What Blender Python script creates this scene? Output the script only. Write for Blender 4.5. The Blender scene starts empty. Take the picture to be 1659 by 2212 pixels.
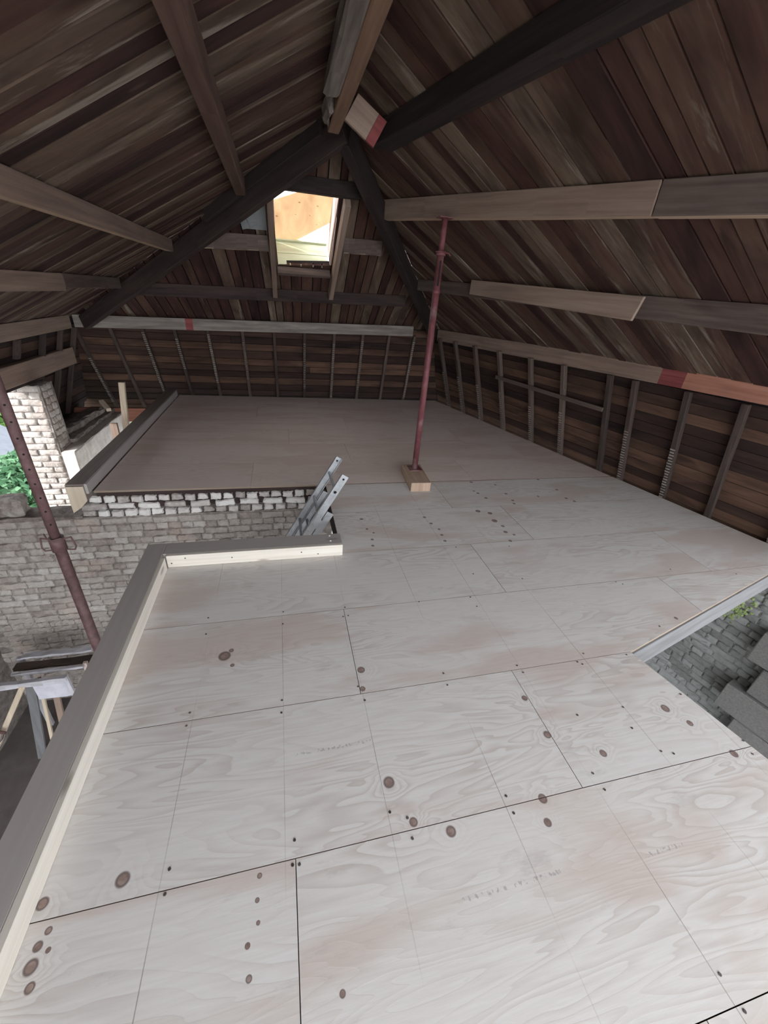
import bpy, bmesh, math, random
from mathutils import Vector, Matrix
random.seed(7)
V = Vector
scene = bpy.context.scene
COL = scene.collection

# ------------------------------------------------------------------ camera
CAM_R = ((0.9708879, -0.04525729, 0.23522005),
         (-0.22719663, -0.48508212, 0.84443888),
         (0.07588403, -0.87329669, -0.48124267))      # world axes in (right, down, forward)
EYE = V((0, 0, 1.75))
cd = bpy.data.cameras.new('camera'); cam = bpy.data.objects.new('camera', cd); COL.objects.link(cam)
cd.sensor_fit = 'HORIZONTAL'; cd.sensor_width = 36.0; cd.lens = 853.0 / 1659.0 * 36.0
cd.clip_start = 0.02; cd.clip_end = 300
m = Matrix.Identity(4)
for i in range(3):
    m[i][0] = CAM_R[i][0]; m[i][1] = -CAM_R[i][1]; m[i][2] = -CAM_R[i][2]; m[i][3] = EYE[i]
cam.matrix_world = m
scene.camera = cam

# ------------------------------------------------------------------ sky, exposure
w = bpy.data.worlds.new('overcast_sky'); scene.world = w; w.use_nodes = True
bg = w.node_tree.nodes['Background']
bg.inputs[0].default_value = (0.90, 0.95, 1.0, 1); bg.inputs[1].default_value = 1.0
scene.view_settings.view_transform = 'Standard'; scene.view_settings.look = 'None'
scene.view_settings.exposure = 2.72; scene.view_settings.gamma = 1.0
scene.view_settings.use_curve_mapping = False


sd = bpy.data.lights.new('sun', 'SUN'); sd.energy = 1.2; sd.angle = math.radians(3); sd.color = (1, .98, .95)
sun = bpy.data.objects.new('sun', sd); COL.objects.link(sun)
sun.rotation_euler = V((.82, .38, -.43)).to_track_quat('-Z', 'Y').to_euler()

def portal(name, loc, rot, sx, sy):
    ld = bpy.data.lights.new(name, 'AREA'); ld.shape = 'RECTANGLE'; ld.size = sx; ld.size_y = sy
    ld.cycles.is_portal = True
    o = bpy.data.objects.new(name, ld); COL.objects.link(o); o.location = loc; o.rotation_euler = rot

# ------------------------------------------------------------------ node helpers
def N(nt, kind, **kw):
    n = nt.nodes.new(kind)
    for k, v in kw.items():
        if k.startswith('i_'):
            key = k[2:]; key = int(key) if key.isdigit() else key
            n.inputs[key].default_value = v
        else:
            setattr(n, k, v)
    return n
def mth(nt, op, a, b=None, c=None, clamp=False):
    n = nt.nodes.new('ShaderNodeMath'); n.operation = op; n.use_clamp = clamp
    for i, x in enumerate((a, b, c)):
        if x is None: continue
        if isinstance(x, (int, float)): n.inputs[i].default_value = x
        else: nt.links.new(x, n.inputs[i])
    return n.outputs[0]
def vmul(nt, a, vec):
    n = nt.nodes.new('ShaderNodeVectorMath'); n.operation = 'MULTIPLY'; nt.links.new(a, n.inputs[0])
    if isinstance(vec, tuple): n.inputs[1].default_value = vec
    else: nt.links.new(vec, n.inputs[1])
    return n.outputs[0]
def vadd(nt, a, b):
    n = nt.nodes.new('ShaderNodeVectorMath'); n.operation = 'ADD'; nt.links.new(a, n.inputs[0])
    if isinstance(b, tuple): n.inputs[1].default_value = b
    else: nt.links.new(b, n.inputs[1])
    return n.outputs[0]
def noise(nt, vec, scale, detail=4, rough=.55, dist=0):
    n = N(nt, 'ShaderNodeTexNoise'); nt.links.new(vec, n.inputs['Vector'])
    n.inputs['Scale'].default_value = scale; n.inputs['Detail'].default_value = detail
    n.inputs['Roughness'].default_value = rough; n.inputs['Distortion'].default_value = dist
    return n.outputs[0]
def mrange(nt, x, a, b, c=0., d=1.):
    n = nt.nodes.new('ShaderNodeMapRange'); n.clamp = True; nt.links.new(x, n.inputs[0])
    for i, q in enumerate((a, b, c, d)): n.inputs[i + 1].default_value = q
    return n.outputs[0]
def ramp(nt, x, stops):
    n = nt.nodes.new('ShaderNodeValToRGB'); nt.links.new(x, n.inputs[0]); e = n.color_ramp.elements
    while len(e) < len(stops): e.new(0.5)
    for i, (p, c) in enumerate(stops): e[i].position = p; e[i].color = (*c, 1)
    return n.outputs[0]
def mix(nt, f, a, b, mode='MIX'):
    n = nt.nodes.new('ShaderNodeMix'); n.data_type = 'RGBA'; n.blend_type = mode
    for s, x in ((n.inputs[0], f), (n.inputs[6], a), (n.inputs[7], b)):
        if isinstance(x, (int, float)): s.default_value = x
        elif isinstance(x, tuple): s.default_value = (*x, 1) if len(x) == 3 else x
        else: nt.links.new(x, s)
    return n.outputs[2]
def base(name, rough=.8, metal=0.):
    mt = bpy.data.materials.new(name); mt.use_nodes = True; nt = mt.node_tree
    b = nt.nodes['Principled BSDF']; b.inputs['Roughness'].default_value = rough; b.inputs['Metallic'].default_value = metal
    b.inputs['Specular IOR Level'].default_value = .3
    return mt, nt, b
def bump(nt, b, h, strength, dist=.01):
    n = nt.nodes.new('ShaderNodeBump'); n.inputs['Strength'].default_value = strength; n.inputs['Distance'].default_value = dist
    nt.links.new(h, n.inputs['Height']); nt.links.new(n.outputs[0], b.inputs['Normal'])
def rnd(nt): return nt.nodes.new('ShaderNodeObjectInfo').outputs['Random']
def pos(nt): return nt.nodes.new('ShaderNodeNewGeometry').outputs['Position']
def uvrand(nt):
    uv = nt.nodes.new('ShaderNodeTexCoord').outputs['UV']
    r = rnd(nt); c = nt.nodes.new('ShaderNodeCombineXYZ')
    nt.links.new(mth(nt, 'MULTIPLY', r, 91.7), c.inputs[0]); nt.links.new(mth(nt, 'MULTIPLY', r, 37.1), c.inputs[1])
    return vadd(nt, uv, c.outputs[0]), r

def wood(name, stops, grain=(1.5, 30), vary=.5, blotch=.35, pale=None, bumps=.25, rough=.85, knots=0.):
    mt, nt, b = base(name, rough)
    uv, r = uvrand(nt)
    g = noise(nt, vmul(nt, uv, (grain[0], grain[1], 1)), 1.0, 6, .6, .3)
    f = mth(nt, 'ADD', mth(nt, 'MULTIPLY', g, 1 - vary), mth(nt, 'MULTIPLY', r, vary))
    col = ramp(nt, f, stops)
    bl = noise(nt, vmul(nt, uv, (1.3, 5, 1)), 1.0, 3, .6, .6)
    col = mix(nt, mrange(nt, bl, .45, .7, 0, blotch), col, mix(nt, 1., col, (.35, .32, .33), 'MULTIPLY'))
    if pale:
        pn = noise(nt, vmul(nt, vadd(nt, uv, (13.3, 4.1, 0)), (.9, 8, 1)), 1.0, 5, .65, .5)
        sel = mth(nt, 'MULTIPLY', mrange(nt, pn, .56, .66, 0, .75), mrange(nt, r, pale[1], pale[1] + .1))
        col = mix(nt, sel, col, pale[0])
    if knots:
        vn = N(nt, 'ShaderNodeTexVoronoi', feature='F1'); vn.inputs['Scale'].default_value = 1.0
        nt.links.new(vmul(nt, uv, (2.2, 7, 1)), vn.inputs['Vector'])
        col = mix(nt, mrange(nt, vn.outputs['Distance'], .06, .13, knots, 0), col, (.09, .05, .035))
    nt.links.new(col, b.inputs['Base Color'])
    bump(nt, b, g, bumps, .006)
    return mt

M = {}
M['roof_board'] = wood('roof_board_wood', [(.15, (.017, .009, .008)), (.34, (.056, .024, .020)), (.50, (.086, .044, .032)), (.64, (.108, .070, .050)), (.86, (.19, .142, .106))],
                       (2.2, 15), .54, .95, ((.28, .24, .195), .50), .4, .85, .6)
M['wall_board'] = wood('wall_board_wood', [(.2, (.014, .008, .007)), (.42, (.040, .021, .016)), (.62, (.072, .038, .026)), (.85, (.135, .075, .048))], (1.4, 18), .5, .9, None, .3)
M['old_beam'] = wood('old_beam_wood', [(.25, (.05, .036, .032)), (.5, (.10, .073, .063)), (.75, (.17, .128, .11))], (1.2, 24), .3, .5, None, .35)
M['dark_beam'] = wood('dark_beam_wood', [(.25, (.014, .010, .009)), (.5, (.034, .023, .021)), (.78, (.068, .044, .038))], (1.2, 22), .25, .5, None, .35)
M['sawn_beam'] = wood('sawn_beam_wood', [(.25, (.15, .105, .085)), (.5, (.235, .165, .13)), (.78, (.33, .25, .20))], (1.2, 30), .25, .25, None, .25)
M['brown_beam'] = wood('brown_beam_wood', [(.25, (.13, .075, .052)), (.5, (.20, .118, .08)), (.78, (.27, .17, .12))], (1.2, 26), .2, .3, None, .25)
M['red_brown'] = wood('red_brown_wood', [(.25, (.06, .032, .026)), (.5, (.10, .056, .044)), (.78, (.15, .092, .072))], (1.2, 26), .2, .4, None, .3)
M['grey_beam'] = wood('grey_weathered_wood', [(.25, (.10, .082, .072)), (.5, (.21, .18, .16)), (.78, (.36, .33, .29))], (1.5, 22), .2, .55, None, .6)
M['curb_grey'] = wood('curb_grey_wood', [(.25, (.39, .353, .332)), (.5, (.41, .372, .35)), (.78, (.43, .393, .37))], (1.0, 34), .1, .08, None, .08, .8, .35)
M['curb_pale'] = wood('curb_pale_wood', [(.25, (.58, .52, .45)), (.5, (.69, .635, .56)), (.78, (.77, .72, .65))], (1.0, 34), .1, .06, None, .08, .75, .5)
M['cream_timber'] = wood('cream_timber_wood', [(.25, (.42, .33, .24)), (.5, (.56, .46, .35)), (.78, (.66, .57, .45))], (1.2, 30), .25, .12, None, .12)
M['kerb_brown'] = wood('kerb_brown_wood', [(.25, (.17, .14, .125)), (.5, (.22, .18, .163)), (.78, (.28, .235, .215))], (1.0, 30), .1, .1, None, .1)
M['pale_brown'] = wood('pale_brown_wood', [(.25, (.30, .20, .145)), (.5, (.42, .30, .22)), (.78, (.52, .40, .31))], (1.2, 30), .2, .2, None, .15)
M['stud'] = wood('stud_wood', [(.25, (.034, .024, .021)), (.5, (.072, .051, .042)), (.78, (.125, .092, .076))], (1.4, 24), .4, .5, None, .3)
M['painted_frame'] = wood('flaking_painted_wood', [(.3, (.16, .13, .12)), (.42, (.42, .40, .42)), (.8, (.62, .61, .66))], (3, 16), .1, .2, None, .3)
M['trimmer'] = wood('trimmer_painted_wood', [(.3, (.13, .127, .127)), (.5, (.19, .188, .192)), (.8, (.235, .235, .24))], (1.2, 18), .1, .15, None, .2, .7, .45)

# plywood -----------------------------------------------------------
KNOTS = [(-0.585,0.707,0.024),(-0.804,0.693,0.019),(-0.758,0.622,0.011),(-0.772,0.591,0.014),(-0.740,0.577,0.008),(-0.771,0.549,0.020),(-0.754,0.506,0.014),(0.337,1.391,0.022),(0.324,1.277,0.016),(0.351,0.827,0.025),(0.410,0.673,0.018),(0.541,0.616,0.021),(0.956,0.647,0.020),(0.927,0.568,0.017),(1.135,0.886,0.020),(1.343,0.759,0.018),(1.131,1.081,0.017),(1.837,0.897,0.023),(1.895,0.805,0.017),(-0.150,0.627,0.009),(-0.155,0.565,0.008),(-0.150,0.510,0.007),(-0.179,0.465,0.009),(-0.171,0.396,0.010),(0.088,0.311,0.010),(-0.365,1.600,0.034),(-0.334,1.633,0.014),(-0.320,1.532,0.012),(1.970,0.639,0.020)]
KNOTS += [(1.769,3.003,0.026),(1.871,2.952,0.024),(1.847,2.812,0.029),(1.879,2.712,0.018),(1.853,2.614,0.020),(1.823,2.475,0.017),(1.230,2.826,0.016),(1.268,2.722,0.013),(1.259,2.631,0.015),(1.253,2.540,0.015),(0.625,2.962,0.017),(0.641,2.793,0.013),(0.685,2.728,0.011),(0.653,2.629,0.014),(0.639,2.540,0.014),(1.205,2.939,0.016),(1.909,2.564,0.014),(1.989,3.648,0.020),(1.944,3.377,0.017),(1.981,3.263,0.019),(2.253,3.341,0.017),(2.246,3.187,0.017),(2.223,3.118,0.016),(2.847,3.666,0.019),(2.909,3.390,0.018),(2.882,3.184,0.018),(2.929,3.112,0.017),(2.584,3.252,0.015),(2.241,3.561,0.015),(1.922,3.430,0.014),(2.495,1.448,0.014)]
JOISTS = [-.465, -.065, .32, .79, 1.21, 1.62, 2.03]
def plywood(name, pale, mid, tan, marks=True, seed=0., line=.58):
    mt, nt, b = base(name, .7)
    p = pos(nt); r = rnd(nt)
    c = nt.nodes.new('ShaderNodeCombineXYZ'); nt.links.new(mth(nt, 'MULTIPLY', r, 23.), c.inputs[2])
    q = vadd(nt, vadd(nt, p, c.outputs[0]), (seed, seed, 0))
    ph = noise(nt, vmul(nt, q, (.7, 4.6, 1)), 1.0, 3., .5, .45)
    kn = None; soft = None
    if marks:
        for (x, y, rad) in KNOTS:
            d = nt.nodes.new('ShaderNodeVectorMath'); d.operation = 'DISTANCE'
            nt.links.new(p, d.inputs[0]); d.inputs[1].default_value = (x, y, .0)
            k = mrange(nt, d.outputs['Value'], rad * .55, rad * 1.05, 1, 0)
            kn = k if kn is None else mth(nt, 'MAXIMUM', kn, k)
            if rad > .016 and y < 2:
                s = mrange(nt, d.outputs['Value'], 0, rad * 5, 1, 0)
                soft = s if soft is None else mth(nt, 'MAXIMUM', soft, s)
        ph = mth(nt, 'ADD', ph, mth(nt, 'MULTIPLY', mth(nt, 'POWER', soft, 2.), .22))
    fine = noise(nt, vmul(nt, q, (6, 90, 1)), 1.0, 4, .6)
    rings = mth(nt, 'FRACT', mth(nt, 'MULTIPLY', ph, 21.))
    lines = mth(nt, 'MULTIPLY', mrange(nt, rings, .35, .93, 0, 1), mrange(nt, rings, .95, 1., 1, 0))
    amt = mrange(nt, noise(nt, vmul(nt, vadd(nt, q, (5.7, 2.2, 0)), (1.0, 2.2, 1)), 1., 3, .6), .40, .62, .10, line)
    col = mix(nt, mth(nt, 'MULTIPLY', lines, amt), pale, mid)
    heart = mrange(nt, noise(nt, vmul(nt, vadd(nt, q, (1.7, 9.1, 0)), (.8, 3.2, 1)), 1., 3.5, .55, .4), .50, .60, 0, .7)
    col = mix(nt, heart, col, tan)
    col = mix(nt, mrange(nt, fine, .35, .75, .0, .22), col, mid)
    col = mix(nt, mth(nt, 'MULTIPLY', mth(nt, 'SUBTRACT', r, .5), .25), col, tan)
    dirt = noise(nt, vmul(nt, q, (3, 9, 1)), 1., 6, .7)
    col = mix(nt, mrange(nt, dirt, .60, .74, 0, .35), col, (.34, .29, .27))
    if marks:
        core = mrange(nt, noise(nt, vmul(nt, p, (22, 35, 1)), 1., 2), .35, .65)
        col = mix(nt, mrange(nt, kn, .05, .5, 0, .85), col, (.12, .07, .06))
        col = mix(nt, mrange(nt, kn, .85, 1., 0, .9), col, mix(nt, core, (.22, .14, .12), (.40, .30, .26)))
        sx = nt.nodes.new('ShaderNodeSeparateXYZ'); nt.links.new(p, sx.inputs[0]); x, y = sx.outputs[0], sx.outputs[1]
        ln = None
        for xi in JOISTS:
            t = mrange(nt, mth(nt, 'ABSOLUTE', mth(nt, 'SUBTRACT', x, xi)), .0006, .0022, 1, 0)
            ln = t if ln is None else mth(nt, 'MAXIMUM', ln, t)
        br = mrange(nt, noise(nt, vmul(nt, p, (1.3, 1.1, 1)), 1., 2), .40, .60, .0, .7)
        col = mix(nt, mth(nt, 'MULTIPLY', ln, br), col, (.20, .16, .14))
        # faint illegible grading stamps: broken dabs of grey ink along three short runs
        dab = mrange(nt, noise(nt, vmul(nt, p, (95, 60, 1)), 1., 2), .52, .6)
        for (x0, x1, yy) in ((.49, .90, .425), (-.02, .32, 1.01), (1.22, 1.42, .40)):
            a = mth(nt, 'MULTIPLY', mrange(nt, mth(nt, 'ABSOLUTE', mth(nt, 'SUBTRACT', x, (x0 + x1) / 2)), (x1 - x0) / 2 - .01, (x1 - x0) / 2, 1, 0),
                    mrange(nt, mth(nt, 'ABSOLUTE', mth(nt, 'SUBTRACT', y, yy)), .005, .008, 1, 0))
            col = mix(nt, mth(nt, 'MULTIPLY', mth(nt, 'MULTIPLY', a, dab), .45), col, (.2, .19, .2))
    nt.links.new(col, b.inputs['Base Color'])
    bump(nt, b, mth(nt, 'ADD', fine, mth(nt, 'MULTIPLY', lines, .4)), .08, .003)
    return mt
M['plywood'] = plywood('plywood_sheet', (.74, .71, .685), (.50, .42, .375), (.61, .51, .455))
M['ply_edge'] = wood('plywood_edge', [(.3, (.20, .15, .115)), (.7, (.36, .28, .22))], (1, 300), .1, .2, None, .1)
M['plywood_far'] = plywood('plywood_pink_lit', (.73, .63, .58), (.56, .45, .395), (.63, .50, .445), False, 31.)  # same ply as the near floor, pinkish light put into its colour

def speckle(name, stops, scale, rough=.95, bumps=.6, vary=.35, dist=.01, big=None, dark=None):
    mt, nt, b = base(name, rough); p = pos(nt); r = rnd(nt)
    n1 = noise(nt, p, scale, 7, .65, .3)
    f = mth(nt, 'ADD', mth(nt, 'MULTIPLY', n1, 1 - vary), mth(nt, 'MULTIPLY', r, vary))
    col = ramp(nt, f, stops)
    if dark:
        n2 = noise(nt, p, dark[0], 6, .7, .6)
        col = mix(nt, mrange(nt, n2, dark[1], dark[1] + .08, 0, dark[3]), col, dark[2])
    if big:
        n3 = noise(nt, vadd(nt, p, (3.1, 7.7, 1.2)), big[0], 3, .5)
        col = mix(nt, mrange(nt, n3, big[1], big[1] + .1, 0, big[3]), col, big[2])
    nt.links.new(col, b.inputs['Base Color']); bump(nt, b, n1, bumps, dist)
    return mt
M['brick_white'] = speckle('whitewashed_brick', [(.22, (.20, .165, .15)), (.42, (.36, .315, .285)), (.62, (.46, .42, .385)), (.8, (.56, .53, .495))], 16, .95, .95, .3, .02, (2.1, .56, (.44, .34, .29), .5), (30, .60, (.16, .13, .12), .7))
M['brick_cut'] = speckle('whitewashed_broken_brick', [(.2, (.30, .26, .24)), (.42, (.56, .52, .49)), (.62, (.70, .67, .64)), (.8, (.78, .76, .73))], 24, .95, .7, .5, .012, None, (30, .62, (.12, .10, .09), .7))
M['mortar'] = speckle('limewashed_mortar', [(.3, (.13, .11, .10)), (.5, (.23, .20, .18)), (.7, (.34, .30, .27))], 16, .95, .9, 0, .015)
M['mortar_dark'] = speckle('dark_mortar', [(.3, (.05, .045, .04)), (.5, (.11, .098, .088)), (.7, (.2, .18, .16))], 26, .95, .9, 0, .015)
M['brick_grey'] = speckle('grey_washed_brick', [(.2, (.13, .128, .122)), (.45, (.205, .205, .20)), (.7, (.275, .278, .272))], 20, .95, .7, .4, .012, (1.6, .62, (.30, .35, .27), .5), (26, .60, (.14, .13, .125), .7))
M['mortar_grey'] = speckle('grey_mortar', [(.3, (.12, .115, .11)), (.6, (.24, .235, .23))], 18, .95, .9, 0, .015)
M['moss'] = speckle('green_moss', [(.3, (.16, .22, .07)), (.6, (.28, .34, .15))], 40)
M['block'] = speckle('concrete_block', [(.3, (.105, .102, .097)), (.5, (.145, .14, .134)), (.7, (.185, .18, .172))], 60, .95, .5, .2, .006)
M['plaster'] = speckle('rough_plaster', [(.3, (.46, .42, .38)), (.5, (.58, .54, .50)), (.7, (.66, .63, .59))], 12, .95, .5, .1, .01, (3, .58, (.36, .32, .29), .6))
M['rubble'] = speckle('rubble_mortar', [(.3, (.10, .085, .075)), (.5, (.24, .20, .18)), (.7, (.42, .38, .34))], 14, .95, 1., .2, .03)
M['red_steel'] = speckle('red_painted_steel', [(.3, (.10, .032, .037)), (.5, (.155, .05, .056)), (.75, (.24, .105, .11))], 9, .55, .15, .05, .003, (5, .58, (.30, .21, .215), .5), (50, .62, (.07, .03, .03), .6))
M['rust_steel'] = speckle('rusty_purple_steel', [(.3, (.08, .044, .044)), (.5, (.135, .074, .074)), (.75, (.20, .122, .118))], 12, .6, .2, .05, .003)
M['aluminium'] = speckle('dull_aluminium', [(.3, (.30, .31, .325)), (.5, (.42, .43, .445)), (.75, (.53, .54, .555))], 18, .45, .1, .1, .002, None, (14, .6, (.25, .25, .26), .5))
M['aluminium'].node_tree.nodes['Principled BSDF'].inputs['Metallic'].default_value = .55
M['chrome'] = speckle('bright_chrome', [(.3, (.7, .7, .75)), (.7, (.9, .9, .92))], 6, .2, .02, 0, .001); M['chrome'].node_tree.nodes['Principled BSDF'].inputs['Metallic'].default_value = 1.
M['hole'] = speckle('dark_recess', [(.3, (.008, .008, .008)), (.7, (.02, .018, .018))], 30)
M['screw'] = speckle('dull_screw_steel', [(.3, (.05, .042, .04)), (.7, (.14, .12, .11))], 200, .5, .05, .4, .001)
M['felt'] = speckle('dark_roof_felt', [(.3, (.012, .010, .010)), (.7, (.03, .025, .024))], 10)
M['membrane'] = speckle('grey_membrane', [(.3, (.20, .215, .225)), (.7, (.30, .315, .325))], 7, .7, .3, .1, .01)
M['cement'] = speckle('cement_floor', [(.3, (.10, .085, .08)), (.7, (.18, .155, .145))], 5)
M['green_board'] = wood('pale_green_board', [(.3, (.50, .53, .33)), (.5, (.62, .66, .46)), (.75, (.72, .76, .58))], (2, 20), .25, .2, None, .2)
M['pink_kerb'] = wood('pale_kerb_wood', [(.3, (.45, .34, .30)), (.5, (.60, .47, .42)), (.75, (.70, .57, .51))], (2, 20), .1, .2, None, .2)
M['cloth'] = speckle('white_plastic_sheet', [(.3, (.46, .45, .50)), (.7, (.62, .61, .67))], 9, .6, .3, .05, .01)
M['slate'] = speckle('pale_slate', [(.3, (.07, .075, .09)), (.7, (.11, .115, .13))], 4)
M['lawn'] = speckle('lawn_green', [(.3, (.035, .06, .02)), (.7, (.07, .11, .035))], 3)
M['render_wall'] = speckle('cream_render', [(.3, (.12, .108, .09)), (.7, (.17, .155, .13))], 4)
M['grass'] = speckle('paved_yard_ground', [(.3, (.15, .145, .14)), (.7, (.24, .232, .225))], 3)
M['red_stain'] = wood('red_stained_wood', [(.25, (.13, .035, .035)), (.5, (.22, .055, .055)), (.78, (.30, .10, .09))], (1.2, 26), .1, .3, None, .2)
M['orange_wood'] = wood('salmon_wood', [(.25, (.24, .10, .07)), (.5, (.36, .16, .11)), (.78, (.44, .23, .17))], (1.2, 26), .1, .3, None, .2)

def leafmat(name, a, c):
    mt, nt, b = base(name, .6); p = pos(nt)
    col = ramp(nt, noise(nt, p, 3., 4, .6), [(.35, a), (.65, c)])
    tr = nt.nodes.new('ShaderNodeBsdfTranslucent'); nt.links.new(col, tr.inputs[0]); nt.links.new(col, b.inputs['Base Color'])
    mx = nt.nodes.new('ShaderNodeMixShader'); mx.inputs[0].default_value = .35
    nt.links.new(b.outputs[0], mx.inputs[1]); nt.links.new(tr.outputs[0], mx.inputs[2])
    nt.links.new(mx.outputs[0], nt.nodes['Material Output'].inputs[0])
    return mt
M['leaf'] = leafmat('bright_leaf', (.045, .12, .022), (.12, .22, .045))
M['leaf2'] = leafmat('blue_green_leaf', (.045, .12, .055), (.10, .20, .10))
def sheetmat():
    mt, nt, b = base('tan_translucent_sheet', .7); p = pos(nt)
    n1 = noise(nt, vmul(nt, p, (5, 2, 2)), 1., 5, .6, .5)
    col = ramp(nt, n1, [(.3, (.60, .46, .32)), (.55, (.72, .57, .41)), (.75, (.80, .67, .51))])
    col = mix(nt, mrange(nt, noise(nt, p, 16, 3, .5), .68, .72, 0, .7), col, (.3, .18, .12))
    tr = nt.nodes.new('ShaderNodeBsdfTranslucent'); nt.links.new(col, tr.inputs[0]); nt.links.new(col, b.inputs['Base Color'])
    mx = nt.nodes.new('ShaderNodeMixShader'); mx.inputs[0].default_value = .5
    nt.links.new(b.outputs[0], mx.inputs[1]); nt.links.new(tr.outputs[0], mx.inputs[2])
    nt.links.new(mx.outputs[0], nt.nodes['Material Output'].inputs[0])
    return mt
M['tan_sheet'] = sheetmat()
M['lath'] = speckle('lath_plaster', [(.3, (.14, .115, .10)), (.7, (.32, .28, .25))], 30)

# ------------------------------------------------------------------ mesh helpers
def put_uv(me, axis):
    axis = V(axis).normalized()
    uvl = me.uv_layers.new(name='uv')
    for poly in me.polygons:
        n = poly.normal; v = n.cross(axis)
        u = axis
        if v.length < .35:
            u = V((0, 0, 1)) if abs(n.z) < .9 else V((1, 0, 0))
            u = (u - n * u.dot(n)).normalized(); v = n.cross(u)
        v = v.normalized()
        for li in poly.loop_indices:
            co = me.vertices[me.loops[li].vertex_index].co
            uvl.data[li].uv = (co.dot(u), co.dot(v))
def wloc(o):
    l = V(o.location)
    while o.parent: o = o.parent; l += V(o.location)
    return l
class MB:
    def __init__(s): s.v = []; s.f = []
    def add(s, vs, fs):
        k = len(s.v); s.v += [V(x) for x in vs]; s.f += [[i + k for i in f] for f in fs]; return s
    def hexa(s, c):       # c: 4 bottom, 4 top (same winding)
        return s.add(c, [(3, 2, 1, 0), (4, 5, 6, 7), (0, 1, 5, 4), (1, 2, 6, 5), (2, 3, 7, 6), (3, 0, 4, 7)])
    def box(s, x0, x1, y0, y1, z0, z1):
        return s.hexa([(x0, y0, z0), (x1, y0, z0), (x1, y1, z0), (x0, y1, z0), (x0, y0, z1), (x1, y0, z1), (x1, y1, z1), (x0, y1, z1)])
    def bar(s, a, b, wv, hv):      # centred box from a to b
        a, b, wv, hv = V(a), V(b), V(wv) / 2, V(hv) / 2
        return s.hexa([a - wv - hv, b - wv - hv, b + wv - hv, a + wv - hv, a - wv + hv, b - wv + hv, b + wv + hv, a + wv + hv])
    def prism(s, poly, off):
        n = len(poly); off = V(off)
        vs = [V(p) for p in poly] + [V(p) + off for p in poly]
        return s.add(vs, [list(range(n))[::-1], list(range(n, 2 * n))] + [(i, (i + 1) % n, n + (i + 1) % n, n + i) for i in range(n)])
    def tube(s, a, b, r0, r1=None, seg=14, cap=True):
        a, b = V(a), V(b); r1 = r0 if r1 is None else r1
        d = (b - a).normalized(); u = d.cross(V((0, 0, 1)));
        if u.length < .1: u = d.cross(V((1, 0, 0)))
        u.normalize(); w_ = d.cross(u)
        vs = []
        for (c, r) in ((a, r0), (b, r1)):
            for i in range(seg):
                t = 2 * math.pi * i / seg; vs.append(c + (u * math.cos(t) + w_ * math.sin(t)) * r)
        fs = [(i, (i + 1) % seg, seg + (i + 1) % seg, seg + i) for i in range(seg)]
        if cap: fs += [list(range(seg))[::-1], list(range(seg, 2 * seg))]
        return s.add(vs, fs)
    def path(s, pts, r, seg=8, closed=False):
        n = len(pts)
        for i in range(n if closed else n - 1): s.tube(pts[i], pts[(i + 1) % n], r, seg=seg)
        return s
    def build(s, name, mat, parent=None, axis=(1, 0, 0), bevel=0., jit=0., cuts=0, smooth=False, label=None):
        bm = bmesh.new()
        vs = [bm.verts.new(v) for v in s.v]
        for f in s.f:
            try: bm.faces.new([vs[i] for i in f])
            except ValueError: pass
        bmesh.ops.recalc_face_normals(bm, faces=bm.faces)
        if cuts:
            bm.edges.ensure_lookup_table(); ax = V(axis).normalized()
            es = [e for e in bm.edges if abs((e.verts[1].co - e.verts[0].co).normalized().dot(ax)) > .8]
            bmesh.ops.subdivide_edges(bm, edges=es, cuts=cuts, use_grid_fill=True)
        if bevel: bmesh.ops.bevel(bm, geom=[e for e in bm.edges if e.calc_face_angle(0) > .5], offset=bevel, segments=1, affect='EDGES', clamp_overlap=True)
        if jit:
            for v in bm.verts: v.co += V((random.uniform(-jit, jit), random.uniform(-jit, jit), random.uniform(-jit, jit)))
        me = bpy.data.meshes.new(name); bm.to_mesh(me); bm.free()
        put_uv(me, axis)
        xs = [v.co for v in me.vertices]
        c = V(((min(v.x for v in xs) + max(v.x for v in xs)) / 2, (min(v.y for v in xs) + max(v.y for v in xs)) / 2, min(v.z for v in xs)))
        for v in me.vertices: v.co -= c
        if smooth:
            for p_ in me.polygons: p_.use_smooth = len(p_.vertices) == 4
        me.materials.append(mat)
        o = bpy.data.objects.new(name, me); COL.objects.link(o)
        if parent: o.parent = parent; o.location = c - wloc(parent)
        else: o.location = c
        if label: o['label'] = label
        return o
def tag(o, label, cat, group=None):
    o['label'] = label; o['category'] = cat
    if group: o['group'] = group
    return o
def thing(name, loc, label, cat, group=None):
    o = bpy.data.objects.new(name, None); COL.objects.link(o); o.location = loc; o.empty_display_size = .1
    return tag(o, label, cat, group)
def struct(o): o['kind'] = 'structure'; return o
def stuff(o): o['kind'] = 'stuff'; return o

# ------------------------------------------------------------------ geometry of the roof
APEX = V((.54, 4.12, 2.97)); LP = V((-2.62, 5, 1.22)); RP = V((3.45, 4, 1.33))
FL = V((-2.62, 6.65, 1.22)); FR = V((2.62, 7.10, 1.33))
PD = V((-math.sin(math.radians(15)), math.cos(math.radians(15)), 0))      # run of the splayed right wall
INW = V((-PD.y, PD.x, 0)) * 1.0                                           # inward normal of that wall
UP = V((0, 0, 1))
def upn(a, b):
    n = V(a).cross(V(b)).normalized(); return n if n.z > 0 else -n
nL = upn((0, 1, 0), APEX - LP); nR = upn(PD, APEX - RP); nE = upn(FR - FL, APEX - FL)
def rz(n, P, x, y): return P.z - (n.x * (x - P.x) + n.y * (y - P.y)) / n.z
def onp(n, P, x, y): return V((x, y, rz(n, P, x, y)))
ZL = lambda x, y: onp(nL, LP, x, y)
ZR = lambda x, y: onp(nR, RP, x, y)
ZE = lambda x, y: onp(nE, FL, x, y)

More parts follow.
